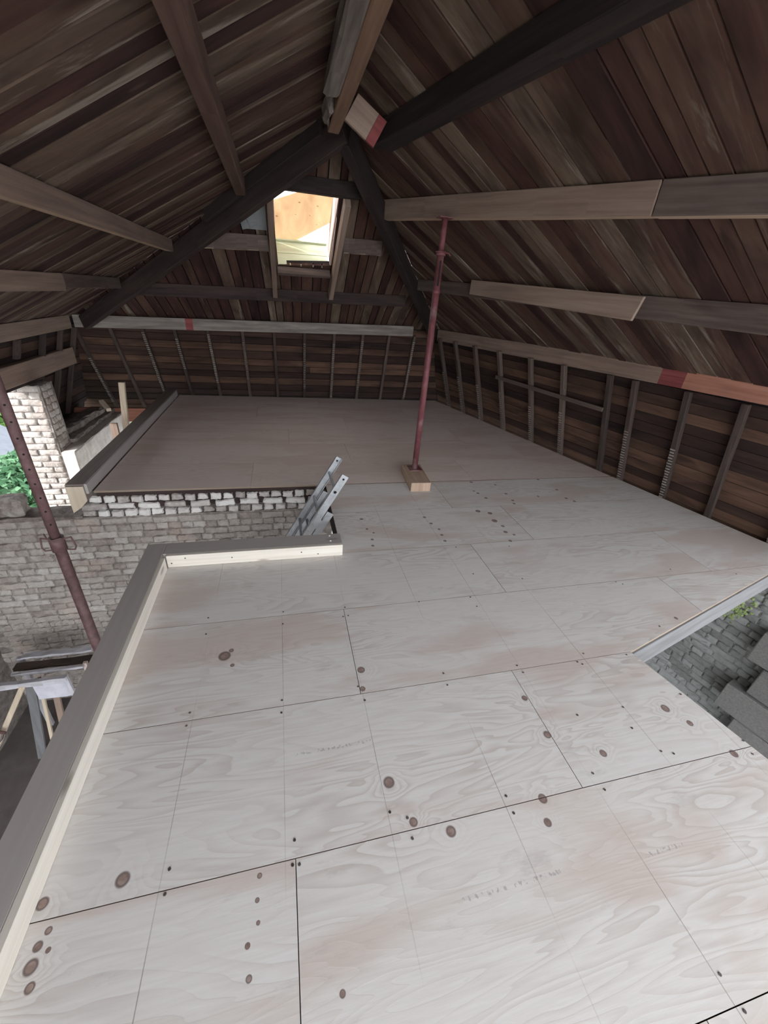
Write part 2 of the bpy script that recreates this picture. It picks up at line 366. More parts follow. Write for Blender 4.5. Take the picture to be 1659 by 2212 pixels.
def clip(poly, fn):
    out = []
    for i in range(len(poly)):
        a, b = poly[i], poly[(i + 1) % len(poly)]; fa, fb = fn(a), fn(b)
        if fa >= 0: out.append(a)
        if (fa >= 0) != (fb >= 0): out.append(a + (b - a) * (fa / (fa - fb)))
    return out
def boards(root, poly, n, bdir, wid, mat, name='roof_board', gap=.012, thick=.028, hole=None, breaks=(), off=0.):
    e1 = V(bdir); e1 = (e1 - n * e1.dot(n)).normalized(); e2 = n.cross(e1)
    bs = [p.dot(e2) for p in poly]; b = min(bs); end = max(bs)
    br = sorted(breaks); cuts = [b]
    while cuts[-1] < end:
        nx = cuts[-1] + random.uniform(*wid)
        for q in br:
            if cuts[-1] + .02 < q < nx + .05: nx = q; break
        cuts.append(nx)
    for i in range(len(cuts) - 1):
        lo, hi = cuts[i] + gap / 2, cuts[i + 1] - gap / 2
        pl = clip(clip(poly, lambda p: p.dot(e2) - lo), lambda p: hi - p.dot(e2))
        if len(pl) < 3: continue
        parts = [pl]
        if hole and hole(e2, (lo + hi) / 2):
            a0, a1 = hole(e2, (lo + hi) / 2)
            parts = [clip(pl, lambda p: a0 - p.dot(e1)), clip(pl, lambda p: p.dot(e1) - a1)]
        for q in parts:
            if len(q) < 3: continue
            o_ = off + random.uniform(0, .010)
            MB().prism([p + n * o_ for p in q], n * thick).build(name, mat, root, e1)

def backing(name, poly, n, off=.034, th=.03):
    return struct(MB().prism([p + n * off for p in poly], n * th).build(name, M['felt']))

# ================================================================== STRUCTURE
# ---- roof slopes
YB = -2.4
EX = .10
left_poly = [ZL(-2.72, YB), ZL(-2.72, 6.75), APEX.copy(), ZL(.54, YB)]
cl = backing('ceiling_left', left_poly, nL); boards(cl, left_poly, nL, ZL(1, 0) - ZL(0, 0), (.075, .13), M['roof_board'])
fr2 = FR - INW * .12; 
right_poly = [APEX.copy(), onp(nR, RP, fr2.x, fr2.y + .05), ZR(*(V((3.45, 4, 0)) + PD * -6.5 - INW * .12).xy), ZR(.54, YB)]
bdir = ZR(1, 0) - ZR(0, 0); bdir = bdir + PD * .08
cr = backing('ceiling_right', right_poly, nR); boards(cr, right_poly, nR, bdir, (.09, .18), M['roof_board'])
end_poly = [APEX.copy(), ZE(-2.75, 6.76), ZE(2.74, 7.22)]
SK = (0.0, .63, 4.80, 5.74)            # skylight opening in the end slope (x0, x1, y0, y1)
e1 = V((0, 1, 0)); e1 = (e1 - nE * e1.dot(nE)).normalized(); e2 = nE.cross(e1)
def skyhole(e2_, mid):
    s0, s1 = sorted((ZE(SK[0], 5.2).dot(e2_), ZE(SK[1], 5.2).dot(e2_)))
    if s0 - .01 < mid < s1 + .01: return ZE(.3, SK[2]).dot(e1), ZE(.3, SK[3]).dot(e1)
# end backing in four pieces around the opening
ce = bpy.data.objects.new('ceiling_end', None); COL.objects.link(ce); struct(ce); ce.location = (0, 6.8, 1.2)
def eclip(*fs):
    q = end_poly
    for f in fs: q = clip(q, f)
    return q
for q in (eclip(lambda p: SK[0] - p.x), eclip(lambda p: p.x - SK[1]),
          eclip(lambda p: p.x - SK[0], lambda p: SK[1] - p.x, lambda p: SK[2] - p.y),
          eclip(lambda p: p.x - SK[0], lambda p: SK[1] - p.x, lambda p: p.y - SK[3])):
    MB().prism([p + nE * .034 for p in q], nE * .03).build('sarking_felt', M['felt'], ce)
boards(ce, end_poly, nE, (0, 1, 0), (.10, .15), M['roof_board'], hole=skyhole,
       breaks=[ZE(SK[0], 5.2).dot(e2), ZE(SK[1], 5.2).dot(e2)])
# cheek above the ridge where the splayed right slope climbs past the left slope
struct(MB().hexa([(.525, YB, 2.93), (.575, YB, 2.93), (.575, 4.1, 2.93), (.525, 4.1, 2.93), ZR(.525, YB) - UP * .01, ZR(.575, YB) - UP * .01, APEX + V((.035, -.02, -.0)), APEX + V((-.015, -.02, 0))]).build('trim_1', M['felt']))

struct(MB().prism([(-3.4, 6.9, 1.05), (3.3, 7.5, 1.15), (3.3, 7.5, 1.5), (-3.4, 6.9, 1.35)], (0, .03, 0)).build('trim_2', M['felt']))
struct(MB().prism([wl_(5.0) for wl_ in ()] or [(3.05, 6.7, 1.1), (2.7, 7.6, 1.1), (2.7, 7.6, 1.55), (3.05, 6.7, 1.55)], (.03, .01, 0)).build('trim_3', M['felt']))
struct(MB().box(.50, .62, 3.95, 4.22, 2.985, 3.06).build('trim_4', M['felt']))
# ---- lower mansard walls
def wall_line(y, off=0.): return V((4.906 - .268 * y, y, 0)) + INW * off
RB0, RB1 = wall_line(1.25), wall_line(7.45)
LEAN_R = INW * (.42 / 1.16)
def wr(t, z, out=0.): return RB0.lerp(RB1, t) + LEAN_R * z + UP * z - INW * out
wall_n = (LEAN_R + UP).cross(PD).normalized()
if wall_n.dot(INW) > 0: wall_n = -wall_n          # outward
quad = lambda fn, z0, z1, out: [fn(0, z0, out), fn(1, z0, out), fn(1, z1, out), fn(0, z1, out)]
WR = struct(MB().prism(quad(wr, -.25, 1.30, .115), -INW * .03).build('wall_right', M['felt'], axis=PD))
boards(WR, quad(wr, -.25, 1.165, .076), wall_n, PD, (.105, .14), M['wall_board'], 'wall_board', .006, .018)
FB = [V((-3.3, 7.38, 0)), V((3.05, 7.44, 0))]; FT = [V((-3.3, 6.62, 1.2)), V((3.05, 7.12, 1.36))]
def wf(t, z, out=0.):
    b_ = FB[0].lerp(FB[1], t); u_ = FT[0].lerp(FT[1], t)
    return b_.lerp(u_, z / u_.z) + V((0, out, 0))
fm = MB()
for i in range(12):
    u0, u1 = i / 12, (i + 1) / 12
    fm.hexa([wf(u0, -.45, .10), wf(u1, -.45, .10), wf(u1, -.45, .13), wf(u0, -.45, .13), wf(u0, 1.27, .10), wf(u1, 1.27, .10), wf(u1, 1.27, .13), wf(u0, 1.27, .13)])
WF = struct(fm.build('wall_far', M['felt']))
z = -.45
while z < 1.22:
    hz = random.uniform(.10, .135); zt_ = z + hz - .007
    cut_ = random.choice((1., random.uniform(.3, .7)))
    for (u0, u1) in ((0, cut_ - .0006), (cut_ + .0006, 1)):
        if u1 - u0 < .05: continue
        o_ = random.uniform(.062, .07)
        MB().hexa([wf(u0, z, o_), wf(u1, z, o_), wf(u1, z, o_ + .02), wf(u0, z, o_ + .02), wf(u0, zt_, o_), wf(u1, zt_, o_), wf(u1, zt_, o_ + .02), wf(u0, zt_, o_ + .02)]).build('wall_board', M['wall_board'], WF)
    z += hz
def wl(t, z, out=0.): return V((-3.02 + .33 * z - out, 3.9 + t * 3.6, z))
struct(MB().prism([(-3.12, -2.5, .0), (-3.12, 3.95, .0), (-2.70, 3.95, 1.28), (-2.70, -2.5, 1.28)], (-.04, 0, 0)).build('wall_left_rear', M['wall_board'], axis=(0, 1, 0)))
left_n = V((-1, 0, .33)).normalized()
WL = struct(MB().prism(quad(wl, .60, 1.22, .10), (-.03, 0, 0)).build('wall_left', M['felt'], axis=(0, 1, 0)))
MB().prism([wl(.46, -.25, .10), wl(1, -.25, .10), wl(1, .60, .10), wl(.46, .60, .10)], (-.03, 0, 0)).build('sarking_felt', M['felt'], WL, (0, 1, 0))
# the upper mansard boards stop at the lintel over the window opening; full height beyond the pier
boards(WL, [wl(0, .62, .072), wl(1, .62, .072), wl(1, 1.2, .072), wl(0, 1.2, .072)], left_n, (0, 1, 0), (.105, .14), M['wall_board'], 'wall_board', .006, .018)
boards(WL, [wl(.46, -.15, .072), wl(1, -.15, .072), wl(1, .61, .072), wl(.46, .61, .072)], left_n, (0, 1, 0), (.105, .14), M['wall_board'], 'wall_board', .006, .018)

def stud(parent, a, b, run, inward, lath=None, w_=.05, d_=.06):
    a, b = V(a), V(b); run = V(run).normalized(); inward = V(inward).normalized()
    o = MB().bar(a - inward * (d_ / 2), b - inward * (d_ / 2), run * w_, inward * d_).build('stud', M['stud'], parent, b - a, .004, .002, 4)
    if lath:
        z0, z1 = lath; L = b - a; mb = MB(); t = z0
        while t < z1:
            c = a + L * t + inward * .003
            mb.bar(c - run * w_ * random.uniform(.30, .46), c + run * w_ * random.uniform(.30, .46), L.normalized() * random.uniform(.010, .016), inward * .008)
            t += .034 / L.length
        k = mb.build('lath_remains', M['lath'], o); stuff(k)
    return o
for y, lath in ((2.15, (.02, .42)), (2.67, None), (3.12, (.06, .60)), (3.62, (.06, .62)), (3.9, None), (4.50, (.08, .6)), (5.02, (.08, .55)), (5.60, (.08, .6)), (6.12, (.08, .6)), (6.60, (.1, .6)), (7.02, (.1, .6))):
    t = (y - 1.25) / 6.2
    stud(WR, wr(t, -.24), wr(t, 1.17), PD, INW, lath, .055)
# short horizontal noggin nailed across the studs
MB().bar(wr((3.92 - 1.25) / 6.2, .78, -.012), wr((5.66 - 1.25) / 6.2, .80, -.012), UP * .05, INW * .022).build('noggin', M['stud'], WR, PD, .003)
for x, lath in ((-2.75, (.2, .7)), (-2.32, None), (-1.92, (.3, .95)), (-1.50, (.6, .9)), (-1.05, (.45, .95)), (-.56, (.5, .9)), (-.09, None), (.38, (.4, .9)), (.86, (.3, .9)), (1.34, (.4, .95)), (1.80, None), (2.26, (.3, .95)), (2.62, (.3, .9))):
    t = (x + 3.3) / 6.35
    zt = 1.06 + .11 * t
    stud(WF, wf(t, -.44), wf(t, zt), (1, 0, 0), (0, -1, -.3), lath, .045)
for y in (4.2, 4.75, 5.3, 5.85, 6.3, 6.7):
    t = (y - 3.9) / 3.6
    stud(WL, wl(t, .84 if y < 5.5 else -.14), wl(t, 1.04), (0, 1, 0), (1, 0, 0), None, .045)

# ---- floors
def beam_line(p): return p.y - (1.25 + (p.x - 1.944) * .2793)
def right_line(p): return (4.906 - .268 * p.y) - .02 - p.x
def near_line(p): return 1.95 + (1.225 - p.y) * .25 - p.x
ROWS = [(-2.4, -1.79), (-1.79, -1.18), (-1.18, -.57), (-.57, .04), (.04, .65), (.65, 1.25), (1.25, 1.86), (1.86, 2.47), (2.47, 3.09), (3.09, 3.685)]
SEAMS = [[.2], [.8], [-.4], [1.1], [-.03], [1.15], [.31, 2.75], [1.45, 3.30], [2.05], [1.54]]
def row_fns(i):
    f = []
    if i <= 5: f.append(near_line)
    else: f += [beam_line, right_line]
    xl = -.97 if i <= 7 else .385
    f.append(lambda p: p.x - xl)
    return f
FLR = bpy.data.objects.new('floor', None); COL.objects.link(FLR); struct(FLR); FLR.location = (1, 1.5, -.2)
sub = MB()
for i, (y0, y1) in enumerate(ROWS):
    xs = [-1.2] + SEAMS[i] + [6.]
    for j in range(len(xs) - 1):
        g = .0015
        q = [V((xs[j] + g, y0 + g, 0)), V((xs[j + 1] - g, y0 + g, 0)), V((xs[j + 1] - g, y1 - g, 0)), V((xs[j] + g, y1 - g, 0))]
        for f in row_fns(i): q = clip(q, f)
        if len(q) < 3: continue
        dz = random.uniform(-.0004, .0004)
        MB().prism([p + UP * (-.018) for p in q], UP * (.018 + dz)).build('plywood_sheet', M['plywood'], FLR).data.materials.append(M['ply_edge'])
    q = [V((-1.2, y0, 0)), V((6, y0, 0)), V((6, y1, 0)), V((-1.2, y1, 0))]
    for f in row_fns(i): q = clip(q, f)
    if i > 5: q = clip(q, lambda p: beam_line(p) - .056)
    if len(q) < 3: continue
    sub.prism([p - UP * .20 for p in q], UP * .18)
sub.build('joist_deck', M['dark_beam'], FLR)
for o in FLR.children:
    if o.name.startswith('plywood_sheet'):
        for p_ in o.data.polygons:
            if abs(p_.normal.z) < .5: p_.material_index = 1
FL2 = bpy.data.objects.new('floor_platform', None); COL.objects.link(FL2); struct(FL2); FL2.location = (.5, 5.5, -.2)
fs2 = [lambda p: p.x + 1.70, right_line]
prow = [3.699, 4.315, 4.925, 5.535, 6.145, 6.755, 7.40]
for i in range(6):
    y0, y1 = prow[i], prow[i + 1]
    xs = [-1.8, [-.35, .75, .05, .9, -.4, .6][i], [2.05, 3.1, 2.45, 3.3, 2.0, 3.0][i], 5]
    for j in range(3):
        g = .001
        q = [V((xs[j] + g, y0 + g, 0)), V((xs[j + 1] - g, y0 + g, 0)), V((xs[j + 1] - g, y1 - g, 0)), V((xs[j] + g, y1 - g, 0))]
        for f in fs2: q = clip(q, f)
        if len(q) < 3: continue
        MB().prism([p - UP * .0185 for p in q], UP * (.018 + random.uniform(-.0006, .0006))).build('plywood_sheet', M['plywood_far'], FL2).data.materials.append(M['ply_edge'])
q = [V((-1.8, 3.74, 0)), V((5, 3.74, 0)), V((5, 7.4, 0)), V((-1.8, 7.4, 0))]
for f in fs2: q = clip(q, f)
MB().prism([p - UP * .20 for p in q], UP * .18).build('joist_deck', M['dark_beam'], FL2)
for o in FL2.children:
    if o.name.startswith('plywood_sheet'):
        for p_ in o.data.polygons:
            if abs(p_.normal.z) < .5: p_.material_index = 1
# screw heads on the near sheets
SCREWS = [(-0.488,1.904),(-0.482,1.774),(-0.482,1.289),(-0.485,1.226),(-0.058,1.89),(-0.062,1.789),(-0.071,1.281),(-0.074,1.216),(0.32,1.875),(0.33,1.799),(0.298,1.796),(0.303,1.294),(0.323,1.211),(0.768,1.294),(0.762,1.223),(-0.444,0.705),(-0.444,0.64),(-0.032,0.704),(-0.041,0.633),(-0.018,0.63),(0.329,0.722),(0.391,0.69),(0.391,0.623),(0.81,0.685),(0.81,0.623),(1.234,0.692),(1.239,0.625),(1.198,1.274),(1.208,1.226),(1.641,1.286),(1.583,1.219),(1.225,0.101),(1.228,0.027),(1.346,0.947),(1.574,0.837),(1.616,0.942),(1.625,0.715),(1.676,0.694),(1.995,0.951),(2.081,0.68),(2.06,0.62),(1.564,1.238),(1.90,1.235),(2.95,1.927),(2.358,1.85),(2.393,1.819),(3.475,1.797),(2.31,1.40),(1.302,2.087),(1.77,2.398),(1.173,1.849),(1.178,1.757),(1.31,2.439),(0.808,1.856),(1.649,1.985)]
sm = MB().tube((0, 0, 0), (0, 0, .0016), .0055, .0045, 8)
first = None
for (x, y) in SCREWS:
    if first is None:
        sm.v = [v + V((x, y, .0013)) for v in sm.v]; first = sm.build('screw_head', M['screw'], FLR)
    else:
        o = first.copy(); COL.objects.link(o); o.parent = FLR; o.location = V((x, y, .0013)) - V(FLR.location)

# lower storey floor
struct(MB().box(-3.4, 6.5, -2.5, 3.95, -2.85, -2.7).build('floor_lower', M['cement']))

# ---- masonry
def brick_mesh(name, L, H, D, mat, seed, rough=.006):
    rg = random.Random(seed); us = [0, .05, .3, .52, .75, .95, 1]; ts = [0, .13, .5, .87, 1]; nx, nz = 7, 5; vs = []; fs = []
    lean = rg.uniform(-1, 1) * rough * .6
    for k in range(nz):
        for i in range(nx):
            u, t = us[i], ts[k]; edge = (i in (0, nx - 1)) + (k in (0, nz - 1))
            x = (u - .5) * L; z = (t - .5) * H; y = rg.uniform(-rough, rough) * .55 + (t - .5) * lean + (0, .006, .010)[edge]
            if edge: x += rg.uniform(-rough, rough) * .45; z += rg.uniform(-rough, rough) * .45
            if edge == 2 and rg.random() < .3: x *= .95; z *= .85; y += .008
            vs.append((x, y, z))
    for k in range(nz - 1):
        for i in range(nx - 1):
            a = k * nx + i; fs.append((a, a + 1, a + nx + 1, a + nx))
    ring = [i for i in range(nx)] + [k * nx + nx - 1 for k in range(1, nz)] + [(nz - 1) * nx + i for i in range(nx - 2, -1, -1)] + [k * nx for k in range(nz - 2, 0, -1)]
    n0 = len(vs)
    for r_ in ring: vs.append((vs[r_][0], D, vs[r_][2]))
    m_ = len(ring)
    for i in range(m_): fs.append((ring[(i + 1) % m_], ring[i], n0 + i, n0 + (i + 1) % m_))
    fs.append(list(range(n0, n0 + m_)))
    me = bpy.data.meshes.new(name); me.from_pydata([V(v) for v in vs], [], fs); me.update()
    me.materials.append(mat)
    for p_ in me.polygons: p_.use_smooth = True
    return me
def lay(parent, me, locw, rotz=0., name='brick', tilt=0.):
    o = bpy.data.objects.new(name, me); COL.objects.link(o); o.parent = parent; o.location = V(locw) - wloc(parent); o.rotation_euler = (0, tilt, rotz); return o
def joined(parent, items, name, mat):
    vs = []; fs = []
    for me, loc, rz_ in items:
        k = len(vs); Rm = Matrix.Rotation(rz_, 3, 'Z')
        vs += [V(loc) - wloc(parent) + Rm @ v.co for v in me.vertices]; fs += [[i + k for i in p_.vertices] for p_ in me.polygons]
    me = bpy.data.meshes.new(name); me.from_pydata(vs, [], fs); me.update(); me.materials.append(mat)
    o = bpy.data.objects.new(name, me); COL.objects.link(o); o.parent = parent; return stuff(o)

YW = 3.72
WC = struct(MB().box(-3.02, .46, YW + .011, YW + .22, -2.7, -.285).build('wall_cross', M['mortar']))
top = MB().box(-1.84, .46, YW + .03, YW + .22, -.285, -.02).build('mortar_bed', M['mortar_dark'], WC)
cutH = [brick_mesh('cut_header', .100, .062, .07, M['brick_cut'], s, .014) for s in range(5)]
cutS = [brick_mesh('cut_stretcher', .212, .058, .07, M['brick_cut'], s + 20, .012) for s in range(5)]
for row, (zc, hdr) in enumerate(((-.105, True), (-.178, False), (-.250, True))):
    x = -1.80 + (.02 if row == 0 else -.06)
    while x < .42:
        st = .115 if hdr else .228
        me = random.choice(cutH if hdr else cutS)
        o = lay(WC, me, (x + st / 2, YW - random.uniform(0, .014), zc + random.uniform(-.006, .006)), random.uniform(-.06, .06), 'brick', random.uniform(-.05, .05))
        o.scale = (random.uniform(.84, .98), 1, random.uniform(.84, 1.0))
        x += st
ws = [brick_mesh('washed_stretcher', .217, .069, .05, M['brick_white'], s + 40, .014) for s in range(8)]
wh = [brick_mesh('washed_header', .106, .069, .05, M['brick_white'], s + 60, .014) for s in range(6)]
def fill(parent, origin, run, length, z0, z1, S, Hh, budget, mat, rz_, name, near):
    items = []; z = z0; r_ = 0
    while z > z1:
        x = -random.uniform(0, .2); hd = r_ % 3 == 1
        while x < length:
            st = .112 if (hd or random.random() < .12) else .224
            me = random.choice(Hh if st < .2 else S)
            if x + st < length + .05 and x > -.08:
                c = V(origin) + V(run) * (x + st / 2) + UP * (z - .036 + random.uniform(-.004, .004))
                items.append((me, c, rz_ + random.uniform(-.04, .04)))
            x += st
        z -= .075; r_ += 1
    items.sort(key=near)
    for me, c, a in items[:budget]:
        o = lay(parent, me, c, a); o.rotation_euler[1] = random.uniform(-.02, .02); o.scale = (random.uniform(.93, 1.03), 1, random.uniform(.92, 1.05)); o.location += V((-math.sin(a), math.cos(a), 0)) * random.uniform(-.006, .006)
    if len(items) > budget: joined(parent, items[budget:], 'far_bricks', mat)
def hidden_by_floor(c):           # bricks the floor keeps from view come last
    return (c.z - 1.75) / c.y
fill(WC, (-3.0, YW, 0), (1, 0, 0), 3.42, -.30, -2.6, ws, wh, 245, M['brick_white'], 0., 'brick', lambda it: (it[1].x > -.9 and it[1].z < -.75) * 10 - it[1].z)
# broken-off lower top of the cross wall at the window side, with a lump of rubble
MB().box(-3.02, -1.87, YW + .0, YW + .22, -.30, -.262).build('mortar_cap', M['rubble'], WC, bevel=.008, jit=.008, cuts=8)
MB().box(-2.75, -2.34, YW + .02, YW + .2, -.262, -.10).build('brick_stump', M['rubble'], WC, bevel=.02, jit=.02, cuts=5)

# left outer wall: pier beside the window opening, low plastered knee wall beyond
WO = struct(MB().box(-3.02, -2.665, 5.325, 5.62, -2.7, .55).build('wall_outer', M['mortar']))
jb = [brick_mesh('jamb_brick', .205, .066, .05, M['brick_white'], s + 80, .010) for s in range(6)]
jh = [brick_mesh('jamb_half', .10, .066, .05, M['brick_white'], s + 90, .010) for s in range(6)]
z = .515; r_ = 0
while z > -1.25:
    lens = (.212, .118) if r_ % 2 else (.118, .212)
    x = -3.01
    for L in lens:
        lay(WO, random.choice(jb if L > .2 else jh), (x + L / 2, 5.318 - random.uniform(0, .012), z + random.uniform(-.004, .004)), random.uniform(-.05, .05), 'brick', random.uniform(-.03, .03)); x += L + .004
    for L, y in ((.10, 5.38), (.10, 5.49)):
        lay(WO, random.choice(jh), (-2.662 + random.uniform(0, .012), y + random.uniform(-.01, .01) + .03, z), math.pi / 2 + random.uniform(-.05, .05))
    z -= .075; r_ += 1
MB().box(-2.655, -2.5, 5.30, 7.3, -2.7, -.22).build('knee_wall', M['plaster'], WO, (0, 1, 0), .012, .006, 10)
MB().box(-3.03, -2.656, 5.63, 6.25, -2.7, -.24).build('wall_core', M['rubble'], WO, (0, 1, 0))
MB().box(-3.5, -2.656, 6.26, 7.3, -2.7, -.24).build('wall_core', M['rubble'], WO, (0, 1, 0))
MB().box(-3.0, -2.62, 5.62, 7.2, -.22, -.17).build('ledge_mortar', M['rubble'], WO, (0, 1, 0), .01, .012, 12)
MB().tube((-2.78, 5.66, -.13), (-2.66, 6.75, -.10), .05, .045, 9).build('ledge_roll', M['rubble'], WO, (0, 1, 0), 0, .012, 8)
struct(MB().box(-3.35, -3.02, -2.5, 3.95, -2.7, .6).build('wall_outer_near', M['mortar']))
struct(MB().box(-3.35, -3.02, 3.95, 5.32, -2.7, -1.35).build('wall_outer_sill', M['mortar']))

# right outer wall below the mansard, with blockwork in front
wr0 = wall_line(.2, -.02); ra = math.atan2(PD.y, PD.x)
WB = struct(MB().hexa([wall_line(-1, .0) - UP * 2.7, wall_line(-1, -.25) - UP * 2.7, wall_line(3.75, -.25) - UP * 2.7, wall_line(3.75, 0.) - UP * 2.7,
                       wall_line(-1, .0) - UP * .25, wall_line(-1, -.25) - UP * .25, wall_line(3.75, -.25) - UP * .25, wall_line(3.75, 0.) - UP * .25]).build('wall_outer_right', M['mortar_grey'], axis=PD))
gs = [brick_mesh('grey_stretcher', .218, .070, .05, M['brick_grey'], s + 110, .013) for s in range(7)]
gh = [brick_mesh('grey_header', .107, .070, .05, M['brick_grey'], s + 130, .013) for s in range(5)]
fill(WB, wall_line(1.35, .010), PD, 2.15, -.42, -2.6, gs, gh, 240, M['brick_grey'], ra - math.pi, 'brick', lambda it: -it[1].z)
mp = MB()
for i in range(130):
    y = 2.10 + random.gauss(0, .06); zz = -.70 + random.gauss(0, .09)
    mp.tube(wall_line(y, .018) + UP * zz, wall_line(y, .028) + UP * zz, random.uniform(.006, .02), .004, 6)
stuff(mp.build('moss_patch', M['moss'], WB))
wp = MB().bar(wall_line(1.3, .03) - UP * .31, wall_line(2.1, .03) - UP * .31, INW * .10, UP * .12).build('sill_plate', M['red_stain'], WB, PD, .004)

# ---- window to the garden: sill only, the opening itself is bare
# ================================================================== ROOF TIMBERS
def purlin(name, T0, T1, h, wd, outd, n, P, mat, label, cat='beam', group=None, h1=None, bev=.006, jit=.002, pale_under=False):
    T0, T1, outd = V(T0), V(T1), V(outd).normalized(); h1 = h if h1 is None else h1
    B0, B1 = T0 + outd * wd, T1 + outd * wd
    B0.z = rz(n, P, B0.x, B0.y); B1.z = rz(n, P, B1.x, B1.y)
    zb0, zb1 = min(T0.z - h, B0.z - .03), min(T1.z - h1, B1.z - .03)
    e = UP * .002
    c = [V((T0.x, T0.y, zb0)), V((T1.x, T1.y, zb1)), V((B1.x, B1.y, zb1)), V((B0.x, B0.y, zb0)), T0 - e, T1 - e, B1 - e, B0 - e]
    o = MB().hexa(c).build(name, mat, None, T1 - T0, bev, jit, 6)
    if pale_under:  # faces pointing down get a paler wood colour
        o.data.materials.append(M['pale_brown'])
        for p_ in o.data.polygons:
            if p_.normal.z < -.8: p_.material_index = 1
    return tag(o, label, cat, group) if label else o
oR = -INW; oL = V((-1, 0, 0)); oE = V((-.08, 1, 0))
def onR(x, y): return ZR(x, y)
# right slope
a0, a1 = onR(2.36, 1.42), onR(1.0, 4.93)
dA = (a1 - a0).normalized()
aj = onR(2.02, 2.30)
ja = a0 + dA * ((aj - a0).dot(dA)); jb_ = ja + dA * .004
near_a = a0 - dA * 3.6
outA = V((dA.y, -dA.x, 0))
purlin('roof_purlin', onR(*jb_.xy), a1, .165, .10, outA, nR, RP, M['sawn_beam'], 'long pale sawn purlin held up by the red steel prop', pale_under=True)
purlin('roof_purlin', onR(*near_a.xy), onR(*ja.xy), .165, .10, outA, nR, RP, M['old_beam'], 'grey stained purlin butted end to end against the pale propped one', pale_under=True)
b0 = onR(1.19, 2.28); b1 = onR(1.03, 2.90); dB = (b1 - b0).normalized()
purlin('roof_purlin', onR(*(b0 - dB * 4.4).xy), onR(*(b0 + dB * 1.78).xy), .135, .175, V((dB.y, -dB.x, 0)), nR, RP, M['dark_beam'], 'thick near-black purlin high on the roof slope, close to the ridge', h1=.125)
c0 = onR(3.01, 2.05); c1 = onR(1.76, 6.10); dC = (c1 - c0).normalized(); outC = V((dC.y, -dC.x, 0))
purlin('roof_purlin', onR(*(c0 - dC * 4.2).xy), c1, .215, .08, outC, nR, RP, M['old_beam'], 'dark low purlin with a short sawn board nailed to its face', h1=.13)
q_ = [V((2.125, 4.73, 1.825)), V((2.70, 2.90, 1.715)), V((2.71, 2.86, 1.885)), V((2.13, 4.745, 1.965))]
brd = MB().prism([p - outC * .012 for p in q_], -outC * .03).build('nailed_board', M['sawn_beam'], None, dC, .003)
tag(brd, 'short pale sawn board nailed to the face of the dark low purlin', 'board')
# wall plates
def plate(name, a, b, wd, hh, outd, mat, label, bands=()):
    a, b, outd = V(a), V(b), V(outd).normalized()
    t = thing(name, ((a + b) / 2) - UP * hh, label, 'beam')
    L = b - a; prev = 0.; segs = []
    for (t0, t1, m_) in bands: segs += [(prev, t0, mat), (t0, t1, m_)]; prev = t1
    segs.append((prev, 1., mat))
    for (t0, t1, m_) in segs:
        if t1 - t0 < .001: continue
        p, q = a + L * t0, a + L * t1
        MB().hexa([p - UP * hh, q - UP * hh, q - UP * hh + outd * wd, p - UP * hh + outd * wd, p, q, q + outd * wd, p + outd * wd]).build('timber' if m_ is mat else 'red_stained_band', m_, t, L, .003 if len(segs) == 1 else 0.)
    return t
def D(y): return V((4.535 - .268 * y, y, 1.365 - .0155 * (y - 2.5)))
plate('wall_plate', D(-2.0), D(7.05), .075, .175, oR, M['sawn_beam'], 'brown wall plate above the studs with red and salmon stained end', [(.40, .5655, M['orange_wood']), (.5656, .590, M['red_stain'])])
plate('wall_plate', (-2.66, 6.60, 1.205), (2.18, 6.98, 1.32), .07, .15, (0, 1, 0), M['grey_beam'], 'grey weathered wall plate beneath the skylight slope, red paint dab on it', [(.28, .30, M['red_stain'])])
plate('wall_plate', (-2.60, -2.3, 1.225), (-2.62, 6.42, 1.215), .07, .155, (-1, 0, 0), M['sawn_beam'], 'tan wall plate above the boards over the window opening')
# left slope
purlin('roof_purlin', ZL(-1.03, -2.3), ZL(-1.05, 5.36), .115, .085, oL, nL, LP, M['sawn_beam'], 'mid-slope tan purlin running into the sloping hip rafter', pale_under=True)
purlin('roof_purlin', ZL(-1.70, -2.3), ZL(-1.74, 4.35), .135, .085, oL, nL, LP, M['sawn_beam'], 'tan lower purlin length with slanted end above the rusty prop', pale_under=True)
purlin('roof_purlin', ZL(-1.74, 4.36), ZL(-1.77, 5.85), .115, .075, oL, nL, LP, M['old_beam'], 'short dark lower purlin length between tan purlin and hip')
purlin('roof_purlin', ZL(-.21, -2.3), ZL(-.24, 4.60), .12, .085, oL, nL, LP, M['red_brown'], 'narrow reddish brown purlin just below the ridge')
# end slope
purlin('roof_purlin', ZE(-.86, 5.272), ZE(-.075, 5.30), .15, .06, oE, nE, FL, M['old_beam'], 'short purlin on the grey membrane side of the skylight, reaching the hip', pale_under=True)
purlin('roof_purlin', ZE(.735, 5.30), ZE(1.19, 5.33), .15, .06, oE, nE, FL, M['old_beam'], 'short purlin stub between the skylight and the shade-dark hip rafter', pale_under=True)
purlin('roof_purlin', ZE(-1.83, 6.02), ZE(1.80, 6.28), .15, .09, oE, nE, FL, M['dark_beam'], 'long blackened purlin below the skylight')
purlin('collar_beam', ZE(-.20, 4.60), ZE(.82, 4.68), .125, .09, oE, nE, FL, M['dark_beam'], 'blackened trimming beam across the top of the skylight')

